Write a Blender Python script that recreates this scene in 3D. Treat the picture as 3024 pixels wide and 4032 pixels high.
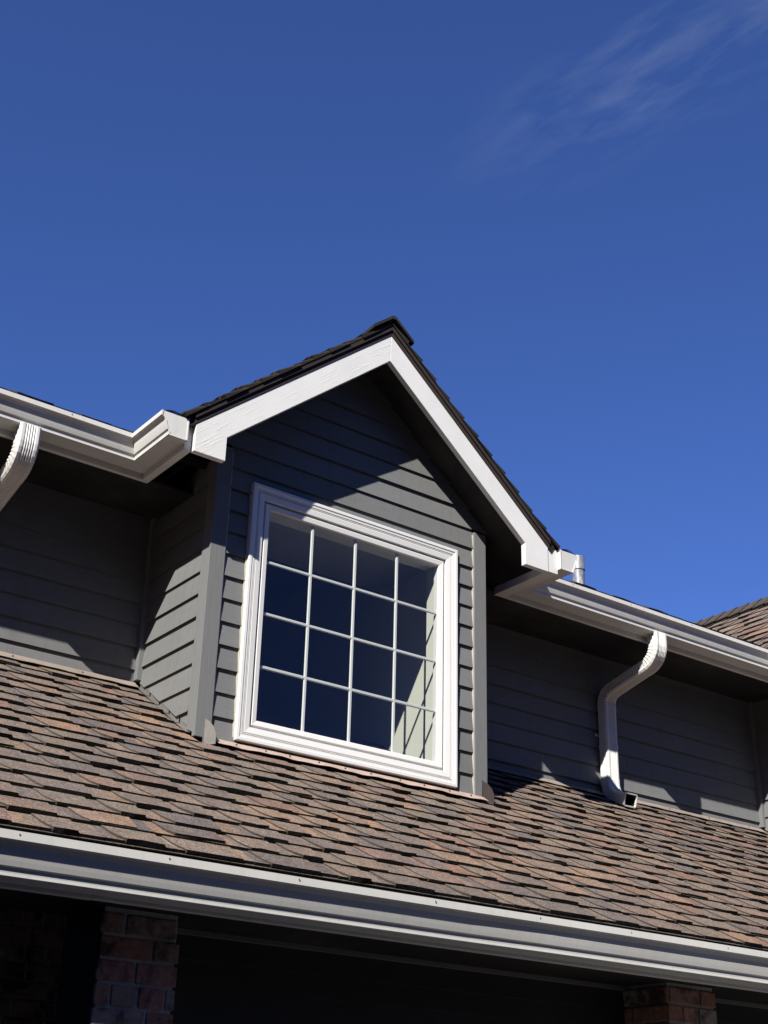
import bpy, bmesh, math, random
from mathutils import Vector, Matrix

random.seed(7)
for o in list(bpy.data.objects):
    bpy.data.objects.remove(o)
SC = bpy.context.scene
COL = SC.collection

# ------------------------------------------------------------------ camera
CAM_C = Vector((-4.28690305, -6.14832347, -1.93760503))
CAM_R = ((0.80069272, -0.59857926, 0.02437322),
         (0.27539231, 0.33163908, -0.90231624),
         (0.53202467, 0.72919023, 0.43038512))
cam = bpy.data.cameras.new('camera')
cam.sensor_fit = 'AUTO'
cam.sensor_width = 36.0
cam.lens = 5429.489 / 4032.0 * 36.0
cam.clip_start = 0.05
cam.clip_end = 5000
camo = bpy.data.objects.new('camera', cam)
COL.objects.link(camo)
r0, r1, r2 = [Vector(r) for r in CAM_R]
m = Matrix.Identity(4)
for i in range(3):
    m[i][0] = r0[i]; m[i][1] = -r1[i]; m[i][2] = -r2[i]; m[i][3] = CAM_C[i]
camo.matrix_world = m
SC.camera = camo


def in_frame(p, margin=60):
    d = Vector(p) - CAM_C
    z = r2.dot(d)
    if z < .1:
        return False
    px = 1512 + 5429.489 * r0.dot(d) / z
    py = 2016 + 5429.489 * r1.dot(d) / z
    return -margin < px < 3024 + margin and -margin < py < 4032 + margin


# ------------------------------------------------------------------ light
SUN_D = Vector((1.56, 1.0, -1.47)).normalized()       # direction the light travels
S_EL = math.asin(-SUN_D.z)
S_AZ = math.atan2(-SUN_D.x, -SUN_D.y)                        # from +Y towards +X
world = bpy.data.worlds.new('World')
SC.world = world
world.use_nodes = True
wn = world.node_tree
wn.nodes.clear()
sky = wn.nodes.new('ShaderNodeTexSky')
sky.sky_type = 'NISHITA'
sky.sun_disc = False
sky.sun_elevation = S_EL
sky.sun_rotation = S_AZ
sky.altitude = 1200
sky.air_density = 0.85
sky.dust_density = 0.0
sky.ozone_density = 4.0
bg = wn.nodes.new('ShaderNodeBackground')
bg.inputs['Strength'].default_value = 0.0645
wo = wn.nodes.new('ShaderNodeOutputWorld')
# thin cirrus wisps high in the sky, laid out on a cloud layer (direction / height)
geo = wn.nodes.new('ShaderNodeTexCoord')
sep = wn.nodes.new('ShaderNodeSeparateXYZ')
wn.links.new(geo.outputs['Generated'], sep.inputs[0])
mx = wn.nodes.new('ShaderNodeMath'); mx.operation = 'MAXIMUM'; mx.inputs[1].default_value = 0.05
wn.links.new(sep.outputs['Z'], mx.inputs[0])
dv = wn.nodes.new('ShaderNodeVectorMath'); dv.operation = 'DIVIDE'
cb = wn.nodes.new('ShaderNodeCombineXYZ')
for k in range(3):
    wn.links.new(mx.outputs[0], cb.inputs[k])
wn.links.new(geo.outputs['Generated'], dv.inputs[0])
wn.links.new(cb.outputs[0], dv.inputs[1])
mp = wn.nodes.new('ShaderNodeMapping')
mp.vector_type = 'TEXTURE'
CL_C = r0 * ((2700 - 1512) / 5429.5) + r1 * ((200 - 2016) / 5429.5) + r2
CL_A = r0 * ((2960 - 1512) / 5429.5) + r1 * ((40 - 2016) / 5429.5) + r2
CL_C = CL_C / CL_C.z; CL_A = CL_A / CL_A.z
mp.inputs['Location'].default_value = (CL_C.x, CL_C.y, 0)
mp.inputs['Rotation'].default_value = (0, 0, math.atan2(CL_A.y - CL_C.y, CL_A.x - CL_C.x))
mp.inputs['Scale'].default_value = (0.30, 0.105, 1)
wn.links.new(dv.outputs[0], mp.inputs[0])
cz = wn.nodes.new('ShaderNodeTexNoise')
cz.inputs['Scale'].default_value = 2.3; cz.inputs['Detail'].default_value = 8
cz.inputs['Roughness'].default_value = 0.58; cz.inputs['Distortion'].default_value = 0.3
wn.links.new(mp.outputs[0], cz.inputs['Vector'])
cr = wn.nodes.new('ShaderNodeMapRange')
cr.inputs[1].default_value = 0.44; cr.inputs[2].default_value = 0.78
wn.links.new(cz.outputs[0], cr.inputs[0])
ln = wn.nodes.new('ShaderNodeVectorMath'); ln.operation = 'LENGTH'
wn.links.new(mp.outputs[0], ln.inputs[0])
lm = wn.nodes.new('ShaderNodeVectorMath'); lm.operation = 'MULTIPLY'; lm.inputs[1].default_value = (1, 1, 0)
wn.links.new(mp.outputs[0], lm.inputs[0]); wn.links.new(lm.outputs[0], ln.inputs[0])
fm = wn.nodes.new('ShaderNodeMapRange')
fm.interpolation_type = 'SMOOTHSTEP'
fm.inputs[1].default_value = 1.25; fm.inputs[2].default_value = 0.1
fm.inputs[3].default_value = 0.0; fm.inputs[4].default_value = 0.15
wn.links.new(ln.outputs[1], fm.inputs[0])
cm = wn.nodes.new('ShaderNodeMath'); cm.operation = 'MULTIPLY'
wn.links.new(cr.outputs[0], cm.inputs[0]); wn.links.new(fm.outputs[0], cm.inputs[1])
mixw = wn.nodes.new('ShaderNodeMixRGB')
mixw.inputs[2].default_value = (4.5, 5.2, 6.6, 1)
wn.links.new(cm.outputs[0], mixw.inputs[0])
tint = wn.nodes.new('ShaderNodeMixRGB'); tint.blend_type = 'MULTIPLY'; tint.inputs[0].default_value = 1
tint.inputs[2].default_value = (0.67, 0.845, 1.36, 1)
wn.links.new(sky.outputs[0], tint.inputs[1])
wn.links.new(tint.outputs[0], mixw.inputs[1])
wn.links.new(mixw.outputs[0], bg.inputs[0])
wn.links.new(bg.outputs[0], wo.inputs[0])

sun = bpy.data.lights.new('sun', 'SUN')
sun.energy = 5.0
sun.angle = math.radians(0.53)
sun.color = (1.0, 0.95, 0.865)
suno = bpy.data.objects.new('sun', sun)
COL.objects.link(suno)
suno.location = (-20, -15, 20)
suno.rotation_euler = SUN_D.to_track_quat('-Z', 'Y').to_euler()

vs = SC.view_settings
vs.view_transform = 'Standard'
vs.look = 'None'
vs.exposure = 0.88
vs.gamma = 1.0
vs.use_curve_mapping = False


# ------------------------------------------------------------------ materials
def new_mat(name):
    mt = bpy.data.materials.new(name)
    mt.use_nodes = True
    nt = mt.node_tree
    nt.nodes.clear()
    out = nt.nodes.new('ShaderNodeOutputMaterial')
    b = nt.nodes.new('ShaderNodeBsdfPrincipled')
    nt.links.new(b.outputs[0], out.inputs[0])
    return mt, nt, b


def nd(nt, t, **kw):
    n = nt.nodes.new(t)
    for k, v in kw.items():
        setattr(n, k, v)
    return n


def coords(nt, scale=(1, 1, 1), rot=(0, 0, 0)):
    g = nd(nt, 'ShaderNodeNewGeometry')
    mp_ = nd(nt, 'ShaderNodeMapping')
    mp_.inputs['Scale'].default_value = scale
    mp_.inputs['Rotation'].default_value = rot
    nt.links.new(g.outputs['Position'], mp_.inputs[0])
    return mp_.outputs[0]


def noise(nt, vec, scale, detail=4, rough=.55, dist=0.):
    n = nd(nt, 'ShaderNodeTexNoise')
    n.inputs['Scale'].default_value = scale
    n.inputs['Detail'].default_value = detail
    n.inputs['Roughness'].default_value = rough
    n.inputs['Distortion'].default_value = dist
    nt.links.new(vec, n.inputs['Vector'])
    return n.outputs[0]


def ramp(nt, fac, stops):
    r = nd(nt, 'ShaderNodeValToRGB')
    el = r.color_ramp.elements
    while len(el) < len(stops):
        el.new(.5)
    for e, (p, c) in zip(el, stops):
        e.position = p
        e.color = (*c, 1) if len(c) == 3 else c
    nt.links.new(fac, r.inputs[0])
    return r.outputs[0]


def mixc(nt, a, b, fac, mode='MIX'):
    x = nd(nt, 'ShaderNodeMixRGB', blend_type=mode)
    for sock, v in ((0, fac), (1, a), (2, b)):
        if isinstance(v, (int, float)):
            x.inputs[sock].default_value = v
        elif isinstance(v, tuple):
            x.inputs[sock].default_value = (*v, 1)
        else:
            nt.links.new(v, x.inputs[sock])
    return x.outputs[0]


def bump(nt, b, h, strength=.3, dist=.004):
    bp = nd(nt, 'ShaderNodeBump')
    bp.inputs['Strength'].default_value = strength
    bp.inputs['Distance'].default_value = dist
    nt.links.new(h, bp.inputs['Height'])
    nt.links.new(bp.outputs[0], b.inputs['Normal'])


def paint(name, col, var=.06, dirt=.12, grain=(1, 1, 1), gs=22, bs=.15, bd=.002, rough=.6, dirtcol=(.2, .19, .16), spec=.3, vary=0, streak=0):
    mt, nt, b = new_mat(name)
    v = coords(nt, grain)
    n1 = noise(nt, v, gs, 3, .6)
    n2 = noise(nt, coords(nt), 2.3, 3, .6)
    lo = tuple(c * (1 - var) for c in col)
    hi = tuple(min(1, c * (1 + var)) for c in col)
    c1 = ramp(nt, n1, [(.3, lo), (.7, hi)])
    f = ramp(nt, n2, [(.45, (0, 0, 0)), (.85, (dirt,) * 3)])
    c2 = mixc(nt, c1, dirtcol, f)
    n3 = noise(nt, coords(nt, (1, 1, .25)), 60, 2, .6)
    f3 = ramp(nt, n3, [(.66, (0, 0, 0)), (.74, (dirt,) * 3)])
    c3 = mixc(nt, c2, dirtcol, f3)
    if streak:
        n5 = noise(nt, coords(nt, (16, 16, .5)), 1.6, 4, .65)
        c3 = mixc(nt, c3, dirtcol, ramp(nt, n5, [(.5, (0, 0, 0)), (.75, (streak,) * 3)]))
    if vary:
        oi_ = nd(nt, 'ShaderNodeObjectInfo')
        c3 = mixc(nt, c3, ramp(nt, oi_.outputs['Random'], [(0, (1 - vary,) * 3), (1, (1 + vary,) * 3)]), 1, 'MULTIPLY')
    nt.links.new(c3, b.inputs['Base Color'])
    b.inputs['Roughness'].default_value = rough
    b.inputs['Specular IOR Level'].default_value = spec
    bump(nt, b, n1, bs, bd)
    return mt


M = {}
M['siding'] = paint('siding_paint', (.146, .150, .153), .05, .2, (.6, .6, 6), 18, .25, .002, .7, (.09, .085, .075), .12, .07, .25)
M['siding_trim'] = paint('trim_paint', (.150, .155, .160), .06, .2, (6, 6, .5), 16, .35, .003, .65, (.13, .125, .11), .15)
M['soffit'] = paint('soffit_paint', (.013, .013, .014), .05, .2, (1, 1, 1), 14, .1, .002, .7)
M['white_metal'] = paint('gutter_enamel', (.56, .56, .545), .03, .14, (1, 1, 1), 5, .12, .002, .42, (.34, .32, .275), .35, 0, .22)
M['vinyl'] = paint('window_vinyl', (.65, .65, .64), .015, .06, (1, 1, 1), 8, .03, .001, .4, (.5, .48, .42), .4)
M['white_wood'] = paint('fascia_paint', (.63, .63, .615), .03, .06, (1, 1, 1), 7, .1, .003, .5, (.45, .42, .36))
M['caulk'] = paint('caulk', (.44, .42, .35), .1, .3, (1, 1, 1), 40, .4, .003, .6)
M['brown_metal'] = paint('drip_edge_metal', (.035, .028, .026), .08, .2, (1, 1, 1), 30, .05, .001, .75, (.05, .042, .04), .1)
M['black_mesh'] = paint('gutter_guard_mesh', (.012, .012, .014), .1, .1)
M['wall_flashing'] = paint('wall_flashing_metal', (.235, .195, .168), .12, .5, (1, 1, 1), 12, .3, .003, .6, (.12, .10, .085))
M['flashing'] = paint('flashing_metal', (.36, .275, .235), .12, .4, (1, 1, 1), 30, .3, .003, .5, (.22, .14, .11))
M['grey_metal'] = paint('kick_flashing_metal', (.12, .115, .108), .1, .3, (1, 1, 1), 30, .2, .002, .45, (.3, .29, .27))
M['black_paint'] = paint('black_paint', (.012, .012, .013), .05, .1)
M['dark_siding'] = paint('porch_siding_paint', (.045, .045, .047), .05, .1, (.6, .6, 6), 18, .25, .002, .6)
M['trim_dim'] = paint('porch_trim_paint', (.42, .40, .37), .05, .15)
M['porch_trim'] = paint('porch_trim_dark', (.17, .16, .15), .05, .15)
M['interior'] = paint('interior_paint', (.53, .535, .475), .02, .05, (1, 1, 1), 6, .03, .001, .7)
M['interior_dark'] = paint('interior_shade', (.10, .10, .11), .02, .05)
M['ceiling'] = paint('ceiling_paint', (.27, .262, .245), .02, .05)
M['muntin'] = paint('muntin_vinyl', (.68, .69, .68), .01, .03, (1, 1, 1), 8, .02, .001, .35)
M['mortar'] = paint('mortar', (.55, .52, .46), .15, .3, (1, 1, 1), 60, .8, .006, .9, (.10, .09, .08))
M['rubber'] = paint('asphalt_edge', (.012, .0105, .010), .3, .1, (1, 1, 1), 90, .8, .003, .95)
M['edge'] = paint('shingle_cut_edge', (.045, .037, .031), .3, .1, (1, 1, 1), 90, .5, .002, .95)
M['debris'] = paint('pale_chip', (.7, .66, .6), .1, .0)

# rough-sawn painted rake board: long ridges along the board
mt, nt, b = new_mat('rake_paint')
for sgn in (1,):
    g = nd(nt, 'ShaderNodeTexCoord')
    mp_ = nd(nt, 'ShaderNodeMapping')
    mp_.inputs['Scale'].default_value = (1.6, 1, 9)
    nt.links.new(g.outputs['UV'], mp_.inputs[0])
mp_.inputs['Scale'].default_value = (1.7, 20, 1)
w1 = noise(nt, mp_.outputs[0], 3.2, 5, .55, .6)
w2 = noise(nt, coords(nt), 4, 4, .6)
hgt = nd(nt, 'ShaderNodeMath', operation='MULTIPLY')
wr = ramp(nt, w1, [(.54, (0, 0, 0)), (.68, (1, 1, 1))])
wm = ramp(nt, w2, [(.42, (.0, .0, .0)), (.6, (1, 1, 1))])
nt.links.new(wr, hgt.inputs[0]); nt.links.new(wm, hgt.inputs[1])
c = ramp(nt, w2, [(.3, (.67, .67, .66)), (.75, (.62, .62, .605))])
nt.links.new(c, b.inputs['Base Color'])
b.inputs['Roughness'].default_value = .45
bump(nt, b, hgt.outputs[0], .24, .004)
M['rake'] = mt

# asphalt shingle: per-piece tone from colour attribute + granules
def shingle_mat(name, gain=1.0):
    mt, nt, b = new_mat(name)
    at = nd(nt, 'ShaderNodeAttribute', attribute_name='tone')
    v = coords(nt)
    n1 = noise(nt, v, 190, 2, .6)
    n2 = noise(nt, v, 55, 3, .6)
    n3 = noise(nt, v, 9, 4, .6)
    g1 = ramp(nt, n1, [(.32, (.30,) * 3), (.68, (1.75,) * 3)])
    g2 = ramp(nt, n2, [(.3, (.72, .71, .70)), (.7, (1.28, 1.29, 1.30))])
    g3 = ramp(nt, n3, [(.3, (.86, .87, .89)), (.7, (1.14, 1.12, 1.08))])
    n4 = noise(nt, coords(nt, (1, .35, .35)), 6.5, 3, .6, .3)
    blend = ramp(nt, n4, [(.30, (.072, .067, .069)), (.44, (.112, .096, .086)), (.58, (.135, .105, .086)), (.70, (.175, .118, .082))])
    c = mixc(nt, at.outputs['Color'], blend, .30)
    c = mixc(nt, c, g1, 1.0, 'MULTIPLY')
    c = mixc(nt, c, g2, 1.0, 'MULTIPLY')
    c = mixc(nt, c, g3, 1.0, 'MULTIPLY')
    nt.links.new(c, b.inputs['Base Color'])
    b.inputs['Roughness'].default_value = .92
    b.inputs['Specular IOR Level'].default_value = .15
    bump(nt, b, n1, .7, .003)
    return mt
M['shingle'] = shingle_mat('asphalt_shingle')

mt, nt, b = new_mat('brick_clay')
oi = nd(nt, 'ShaderNodeObjectInfo')
v = coords(nt)
n1 = noise(nt, v, 34, 5, .65)
n2 = noise(nt, v, 9, 4, .6)
base = ramp(nt, oi.outputs['Random'], [(0, (.34, .15, .10)), (.25, (.30, .22, .17)), (.5, (.40, .18, .13)), (.72, (.38, .32, .27)), (1, (.32, .18, .13))])
dark = mixc(nt, base, (.025, .022, .022), ramp(nt, n2, [(.48, (0, 0, 0)), (.62, (.85,) * 3)]))
c = mixc(nt, dark, ramp(nt, n1, [(.3, (.85,) * 3), (.7, (1.45,) * 3)]), 1, 'MULTIPLY')
nt.links.new(c, b.inputs['Base Color'])
b.inputs['Roughness'].default_value = .9
bump(nt, b, n1, .6, .005)
M['brick'] = mt

mt, nt, b = new_mat('galvanized_pipe')
v = coords(nt)
n1 = noise(nt, coords(nt, (1, 1, .35)), 38, 4, .6, .4)
c = ramp(nt, n1, [(.42, (.17, .18, .20)), (.60, (.27, .28, .30)), (.72, (.62, .62, .62))])
nt.links.new(c, b.inputs['Base Color'])
b.inputs['Metallic'].default_value = .3
b.inputs['Roughness'].default_value = .5
M['galv'] = mt

mt = bpy.data.materials.new('window_glass')
mt.use_nodes = True
nt = mt.node_tree
nt.nodes.clear()
out = nd(nt, 'ShaderNodeOutputMaterial')
mixs = nd(nt, 'ShaderNodeMixShader')
fr = nd(nt, 'ShaderNodeFresnel'); fr.inputs['IOR'].default_value = 1.72
tr = nd(nt, 'ShaderNodeBsdfTransparent'); tr.inputs[0].default_value = (.84, .86, .85, 1)
gl = nd(nt, 'ShaderNodeBsdfGlossy'); gl.inputs['Roughness'].default_value = 0.0
gl.inputs[0].default_value = (.90, .84, .88, 1)
gb = nd(nt, 'ShaderNodeNewGeometry')
ior = nd(nt, 'ShaderNodeMapRange')
ior.inputs[3].default_value = 1.62; ior.inputs[4].default_value = 1 / 1.62
nt.links.new(gb.outputs['Backfacing'], ior.inputs[0])
wv = noise(nt, coords(nt, (1, 1, .6)), 2.6, 2, .5)
wb_ = nd(nt, 'ShaderNodeBump'); wb_.inputs['Strength'].default_value = .12; wb_.inputs['Distance'].default_value = .01
nt.links.new(wv, wb_.inputs['Height']); nt.links.new(wb_.outputs[0], gl.inputs['Normal'])
nt.links.new(ior.outputs[0], fr.inputs['IOR'])
nt.links.new(fr.outputs[0], mixs.inputs[0])
nt.links.new(tr.outputs[0], mixs.inputs[1]); nt.links.new(gl.outputs[0], mixs.inputs[2])
nt.links.new(mixs.outputs[0], out.inputs[0])
M['glass'] = mt

mt, nt, b = new_mat('yard_ground')
v = coords(nt)
n1 = noise(nt, v, .5, 6, .6); n2 = noise(nt, v, 30, 4, .6)
c = ramp(nt, n1, [(.35, (.075, .065, .052)), (.65, (.10, .088, .07))])
c = mixc(nt, c, ramp(nt, n2, [(.3, (.8,) * 3), (.7, (1.2,) * 3)]), 1, 'MULTIPLY')
nt.links.new(c, b.inputs['Base Color'])
b.inputs['Roughness'].default_value = .95
M['ground'] = mt

mt, nt, b = new_mat('evergreen_foliage')
v = coords(nt)
n1 = noise(nt, v, 1.2, 3, .6)
c = ramp(nt, n1, [(.3, (.022, .034, .016)), (.7, (.05, .07, .03))])
nt.links.new(c, b.inputs['Base Color'])
b.inputs['Roughness'].default_value = .8
M['foliage'] = mt
M['bark'] = paint('bark', (.07, .055, .045), .2, .2)

# ------------------------------------------------------------------ object helpers
WL = {}


def empty(name, loc, parent=None, **props):
    o = bpy.data.objects.new(name, None)
    COL.objects.link(o)
    o.empty_display_size = .1
    WL[o] = Vector(loc)
    o.location = Vector(loc) - (WL[parent] if parent else Vector())
    o.parent = parent
    for k, v_ in props.items():
        o[k] = v_
    return o


def mesh_obj(name, verts, faces, mats, parent=None, fmat=None, smooth=False, tone=None, uv=None, **props):
    vv = [Vector(v_) for v_ in verts]
    n = len(vv)
    c_ = Vector((sum(v_.x for v_ in vv) / n, sum(v_.y for v_ in vv) / n, min(v_.z for v_ in vv)))
    me = bpy.data.meshes.new(name)
    me.from_pydata([v_ - c_ for v_ in vv], [], faces)
    if not isinstance(mats, (list, tuple)):
        mats = [mats]
    for k in mats:
        me.materials.append(M[k])
    if fmat:
        for p, k in zip(me.polygons, fmat):
            p.material_index = k
    if smooth:
        for p in me.polygons:
            p.use_smooth = True
    if tone:
        ca = me.color_attributes.new('tone', 'FLOAT_COLOR', 'POINT')
        for i_, t_ in enumerate(tone):
            ca.data[i_].color = (*t_, 1)
    if uv:
        ul = me.uv_layers.new(name='UVMap')
        for lp in me.loops:
            ul.data[lp.index].uv = uv[lp.vertex_index]
    if name != 'pane':
        bm = bmesh.new(); bm.from_mesh(me)
        bmesh.ops.recalc_face_normals(bm, faces=bm.faces)
        bm.to_mesh(me); bm.free()
    o = bpy.data.objects.new(name, me)
    COL.objects.link(o)
    WL[o] = c_
    o.location = c_ - (WL[parent] if parent else Vector())
    o.parent = parent
    for k, v_ in props.items():
        o[k] = v_
    return o


def bevel(o, w=.002, seg=2):
    md = o.modifiers.new('bevel', 'BEVEL')
    md.width = w; md.segments = seg; md.limit_method = 'ANGLE'; md.angle_limit = math.radians(40)
    return o


class MB:
    def __init__(s):
        s.v = []; s.f = []; s.m = []; s.t = []

    def add(s, verts, faces, mat=0, tone=None):
        k = len(s.v)
        s.v += [tuple(x) for x in verts]
        s.f += [tuple(i + k for i in f) for f in faces]
        s.m += [mat] * len(faces) if isinstance(mat, int) else list(mat)
        s.t += (tone if tone else [(1, 1, 1)] * len(verts))

    def box(s, a, b_, mat=0):
        x0, y0, z0 = a; x1, y1, z1 = b_
        s.add([(x0, y0, z0), (x1, y0, z0), (x1, y1, z0), (x0, y1, z0), (x0, y0, z1), (x1, y0, z1), (x1, y1, z1), (x0, y1, z1)],
              [(0, 3, 2, 1), (4, 5, 6, 7), (0, 1, 5, 4), (1, 2, 6, 5), (2, 3, 7, 6), (3, 0, 4, 7)], mat)

    def prism(s, poly, fa, fb, mat=0):
        """poly: list of 2D points; fa/fb map a 2D point to a front / back 3D point"""
        n = len(poly)
        vs_ = [fa(p) for p in poly] + [fb(p) for p in poly]
        fs = [tuple(range(n)), tuple(range(2 * n - 1, n - 1, -1))] + [(i, n + i, n + (i + 1) % n, (i + 1) % n) for i in range(n)]
        s.add(vs_, fs, mat)

    def build(s, name, mats, parent=None, smooth=False, **props):
        tn = s.t if any(t != (1, 1, 1) for t in s.t) else None
        return mesh_obj(name, s.v, s.f, mats, parent, s.m, smooth, tn, **props)


def box(name, a, b_, mat, parent, bev=0, **props):
    q = MB(); q.box(a, b_)
    o = q.build(name, mat, parent, **props)
    if bev:
        bevel(o, bev)
    return o


def clip(poly, a, b_, c_):
    """keep a*x+b*y<=c"""
    r = []
    for i in range(len(poly)):
        p, q = poly[i], poly[(i + 1) % len(poly)]
        dp = a * p[0] + b_ * p[1] - c_; dq = a * q[0] + b_ * q[1] - c_
        if dp <= 0:
            r.append(p)
        if dp * dq < 0:
            t = dp / (dp - dq)
            r.append((p[0] + t * (q[0] - p[0]), p[1] + t * (q[1] - p[1])))
    return r


# ------------------------------------------------------------------ dimensions (metres)
GROUND = -3.45
W, ZB, ZT = .75, .0726, 1.5773           # window casing outside
B, BI = .9896, .893                      # corner board edges
D = .71                                  # upper wall plane
OV = .2966                               # rake overhang
ZP1, ZP0, XT, XO, ZT0 = 2.7338, 2.5504, 1.0874, 1.2807, 1.4943
MD = (ZP1 - 1.6598) / XO                 # dormer pitch
ZR = ZP1 + .072                          # dormer roof surface at the ridge
YF = .200                                # upper fascia face
GH = .133                                # upper gutter height
ZG = 1.666                               # upper gutter top
MR = .635; RZ0 = .0186; RY0 = -.03       # lower roof plane
EXPO = .1475
MM = .562; MZ0, MY0 = 1.705, .13         # main roof plane
X2 = 5.395                               # second dormer axis
XL, XR = -5.2, 8.6                       # extent of the house front
EX = .1325                               # siding exposure


def roof_z(y):
    return RZ0 + MR * (y - RY0)


# ------------------------------------------------------------------ ground
g_ = MB()
g_.add([(-400, -400, GROUND), (400, -400, GROUND), (400, 400, GROUND), (-400, 400, GROUND)], [(0, 1, 2, 3)])
g_.build('ground', 'ground', None, kind='structure')

M['concrete'] = paint('bounce_driveway_concrete', (.13, .125, .12), .1, .3, (1, 1, 1), 3, .3, .004, .9)  # unseen slabs added in front to bounce sunlight up under the gutters
q = MB()
for i in range(5):
    for j in range(6):
        q = MB()
        x0_, y0_ = -6.5 + i * 2.9, -13.2 + j * 2.0
        q.box((x0_, y0_, GROUND - .08), (x0_ + 2.885, y0_ + 1.985, GROUND + .02))
        o = q.build('bounce_driveway' if (i, j) == (0, 0) else 'bounce_driveway_slab', 'concrete', None if (i, j) == (0, 0) else BOUNCE_DRIVE)
        if (i, j) == (0, 0):
            BOUNCE_DRIVE = o; o['kind'] = 'structure'
M['bounce_porch_concrete'] = paint('bounce_porch_concrete', (.30, .29, .28), .1, .3, (1, 1, 1), 3, .3, .004, .9)  # paler unseen floor added to bounce sunlight onto the brick wall and pier
for i in range(5):
    q = MB()
    x0_ = -6.5 + i * 2.9
    q.box((x0_, -1.195, GROUND - .08), (x0_ + 2.885, .70, GROUND + .06))
    q.build('bounce_porch_slab', 'bounce_porch_concrete', BOUNCE_DRIVE)
# unseen dark evergreens added round the yard to block low sky light
q = MB()
rt = random.Random(3)
for i in range(92):
    a = math.radians(-200 + 220 * i / 91 + rt.uniform(-2, 2))
    rad = rt.uniform(15.5, 18)
    tx, ty = 1 + rad * math.cos(a) * 1.1, -2.5 + rad * math.sin(a)
    ht_ = rt.uniform(12.0, 13.2)
    if abs(math.degrees(a) + 52) < 24:
        ht_ = rt.uniform(6.2, 7.2)
    wd_ = rt.uniform(2.6, 3.4)
    tn_ = 7
    for k in range(tn_):
        a0, a1 = 2 * math.pi * k / tn_, 2 * math.pi * (k + 1) / tn_
        q.add([(tx + .25 * math.cos(a0), ty + .25 * math.sin(a0), GROUND), (tx + .25 * math.cos(a1), ty + .25 * math.sin(a1), GROUND), (tx, ty, GROUND + ht_ * .9)], [(0, 1, 2)], 1)
    for k in range(420):
        h = rt.random() ** 1.15
        rr = wd_ * (1 - h) ** .7 * (.35 + .65 * math.sqrt(rt.random())) * (.8 + .2 * math.sin(h * 60))
        b1 = rt.uniform(0, 2 * math.pi)
        c_ = Vector((tx + rr * math.cos(b1), ty + rr * math.sin(b1), GROUND + .5 + h * (ht_ - .5)))
        s_ = rt.uniform(.4, .75)
        d1 = Vector((math.cos(b1), math.sin(b1), rt.uniform(-.6, .1))).normalized() * s_
        d2 = Vector((-math.sin(b1), math.cos(b1), rt.uniform(-.4, .4))).normalized() * s_ * .7
        q.add([c_ - d1 - d2, c_ + d1 * .6 - d2 * .6, c_ + d1, c_ - d1 + d2], [(0, 1, 2, 3)], 0)
o = q.build('sky_blocking_trees', ['foliage', 'bark'], None, kind='stuff')
o['label'] = 'unseen dark evergreen trees added opposite the house to block low sky light'
o['category'] = 'trees'

HOUSE = empty('house', (1.7, 1.0, GROUND),
              label='charcoal grey house with a white trimmed gabled dormer above a brown shingled lower roof', category='house')


# ------------------------------------------------------------------ siding
def siding_boards(parent, polys_fn, z0, n, to3, mat='siding', ex=EX, tb=.022, tt=.004, name='siding_board', under=.018):
    """polys_fn(za, zb) -> list of 2D polygons (a, z); to3(a, z, out) -> 3D point"""
    for k in range(n):
        za = z0 + k * ex; zb = za + ex + .030
        q = MB()
        jit = random.uniform(-.0015, .0015)
        for poly in polys_fn(za, zb):
            if len(poly) < 3:
                continue
            h = zb - za
            zlo = min(p[1] for p in poly)
            fo = lambda p: to3(p[0], p[1], tb + jit + (tt - tb) * (p[1] - za) / h)
            fi = lambda p: to3(p[0], p[1] + (under if p[1] < zlo + 1e-4 else 0), 0.0)
            q = MB()
            q.prism(poly, fo, fi)
            q.build(name, mat, parent)


def rect(a0, a1, z0, z1):
    return [(a0, z0), (a1, z0), (a1, z1), (a0, z1)]


# ------------------------------------------------------------------ shingle field
TONES = [((.150, .122, .104), 8), ((.122, .108, .100), 8), ((.098, .090, .090), 5), ((.082, .079, .086), 5),
         ((.178, .128, .098), 4), ((.215, .140, .094), 1.6), ((.160, .104, .088), 4), ((.172, .098, .080), 2), ((.135, .118, .098), 6)]


def tone():
    t = random.choices([a for a, _ in TONES], [w for _, w in TONES])[0]
    k = random.uniform(.88, 1.10) * 1.05
    return tuple((c_ * .84 + a_ * .16) * k * g_ for c_, a_, g_ in zip(t, (.132, .110, .098), (1.10, 1.01, .95)))


def mixt(a, b_, f):
    return tuple(x + (y - x) * f for x, y in zip(a, b_))


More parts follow.
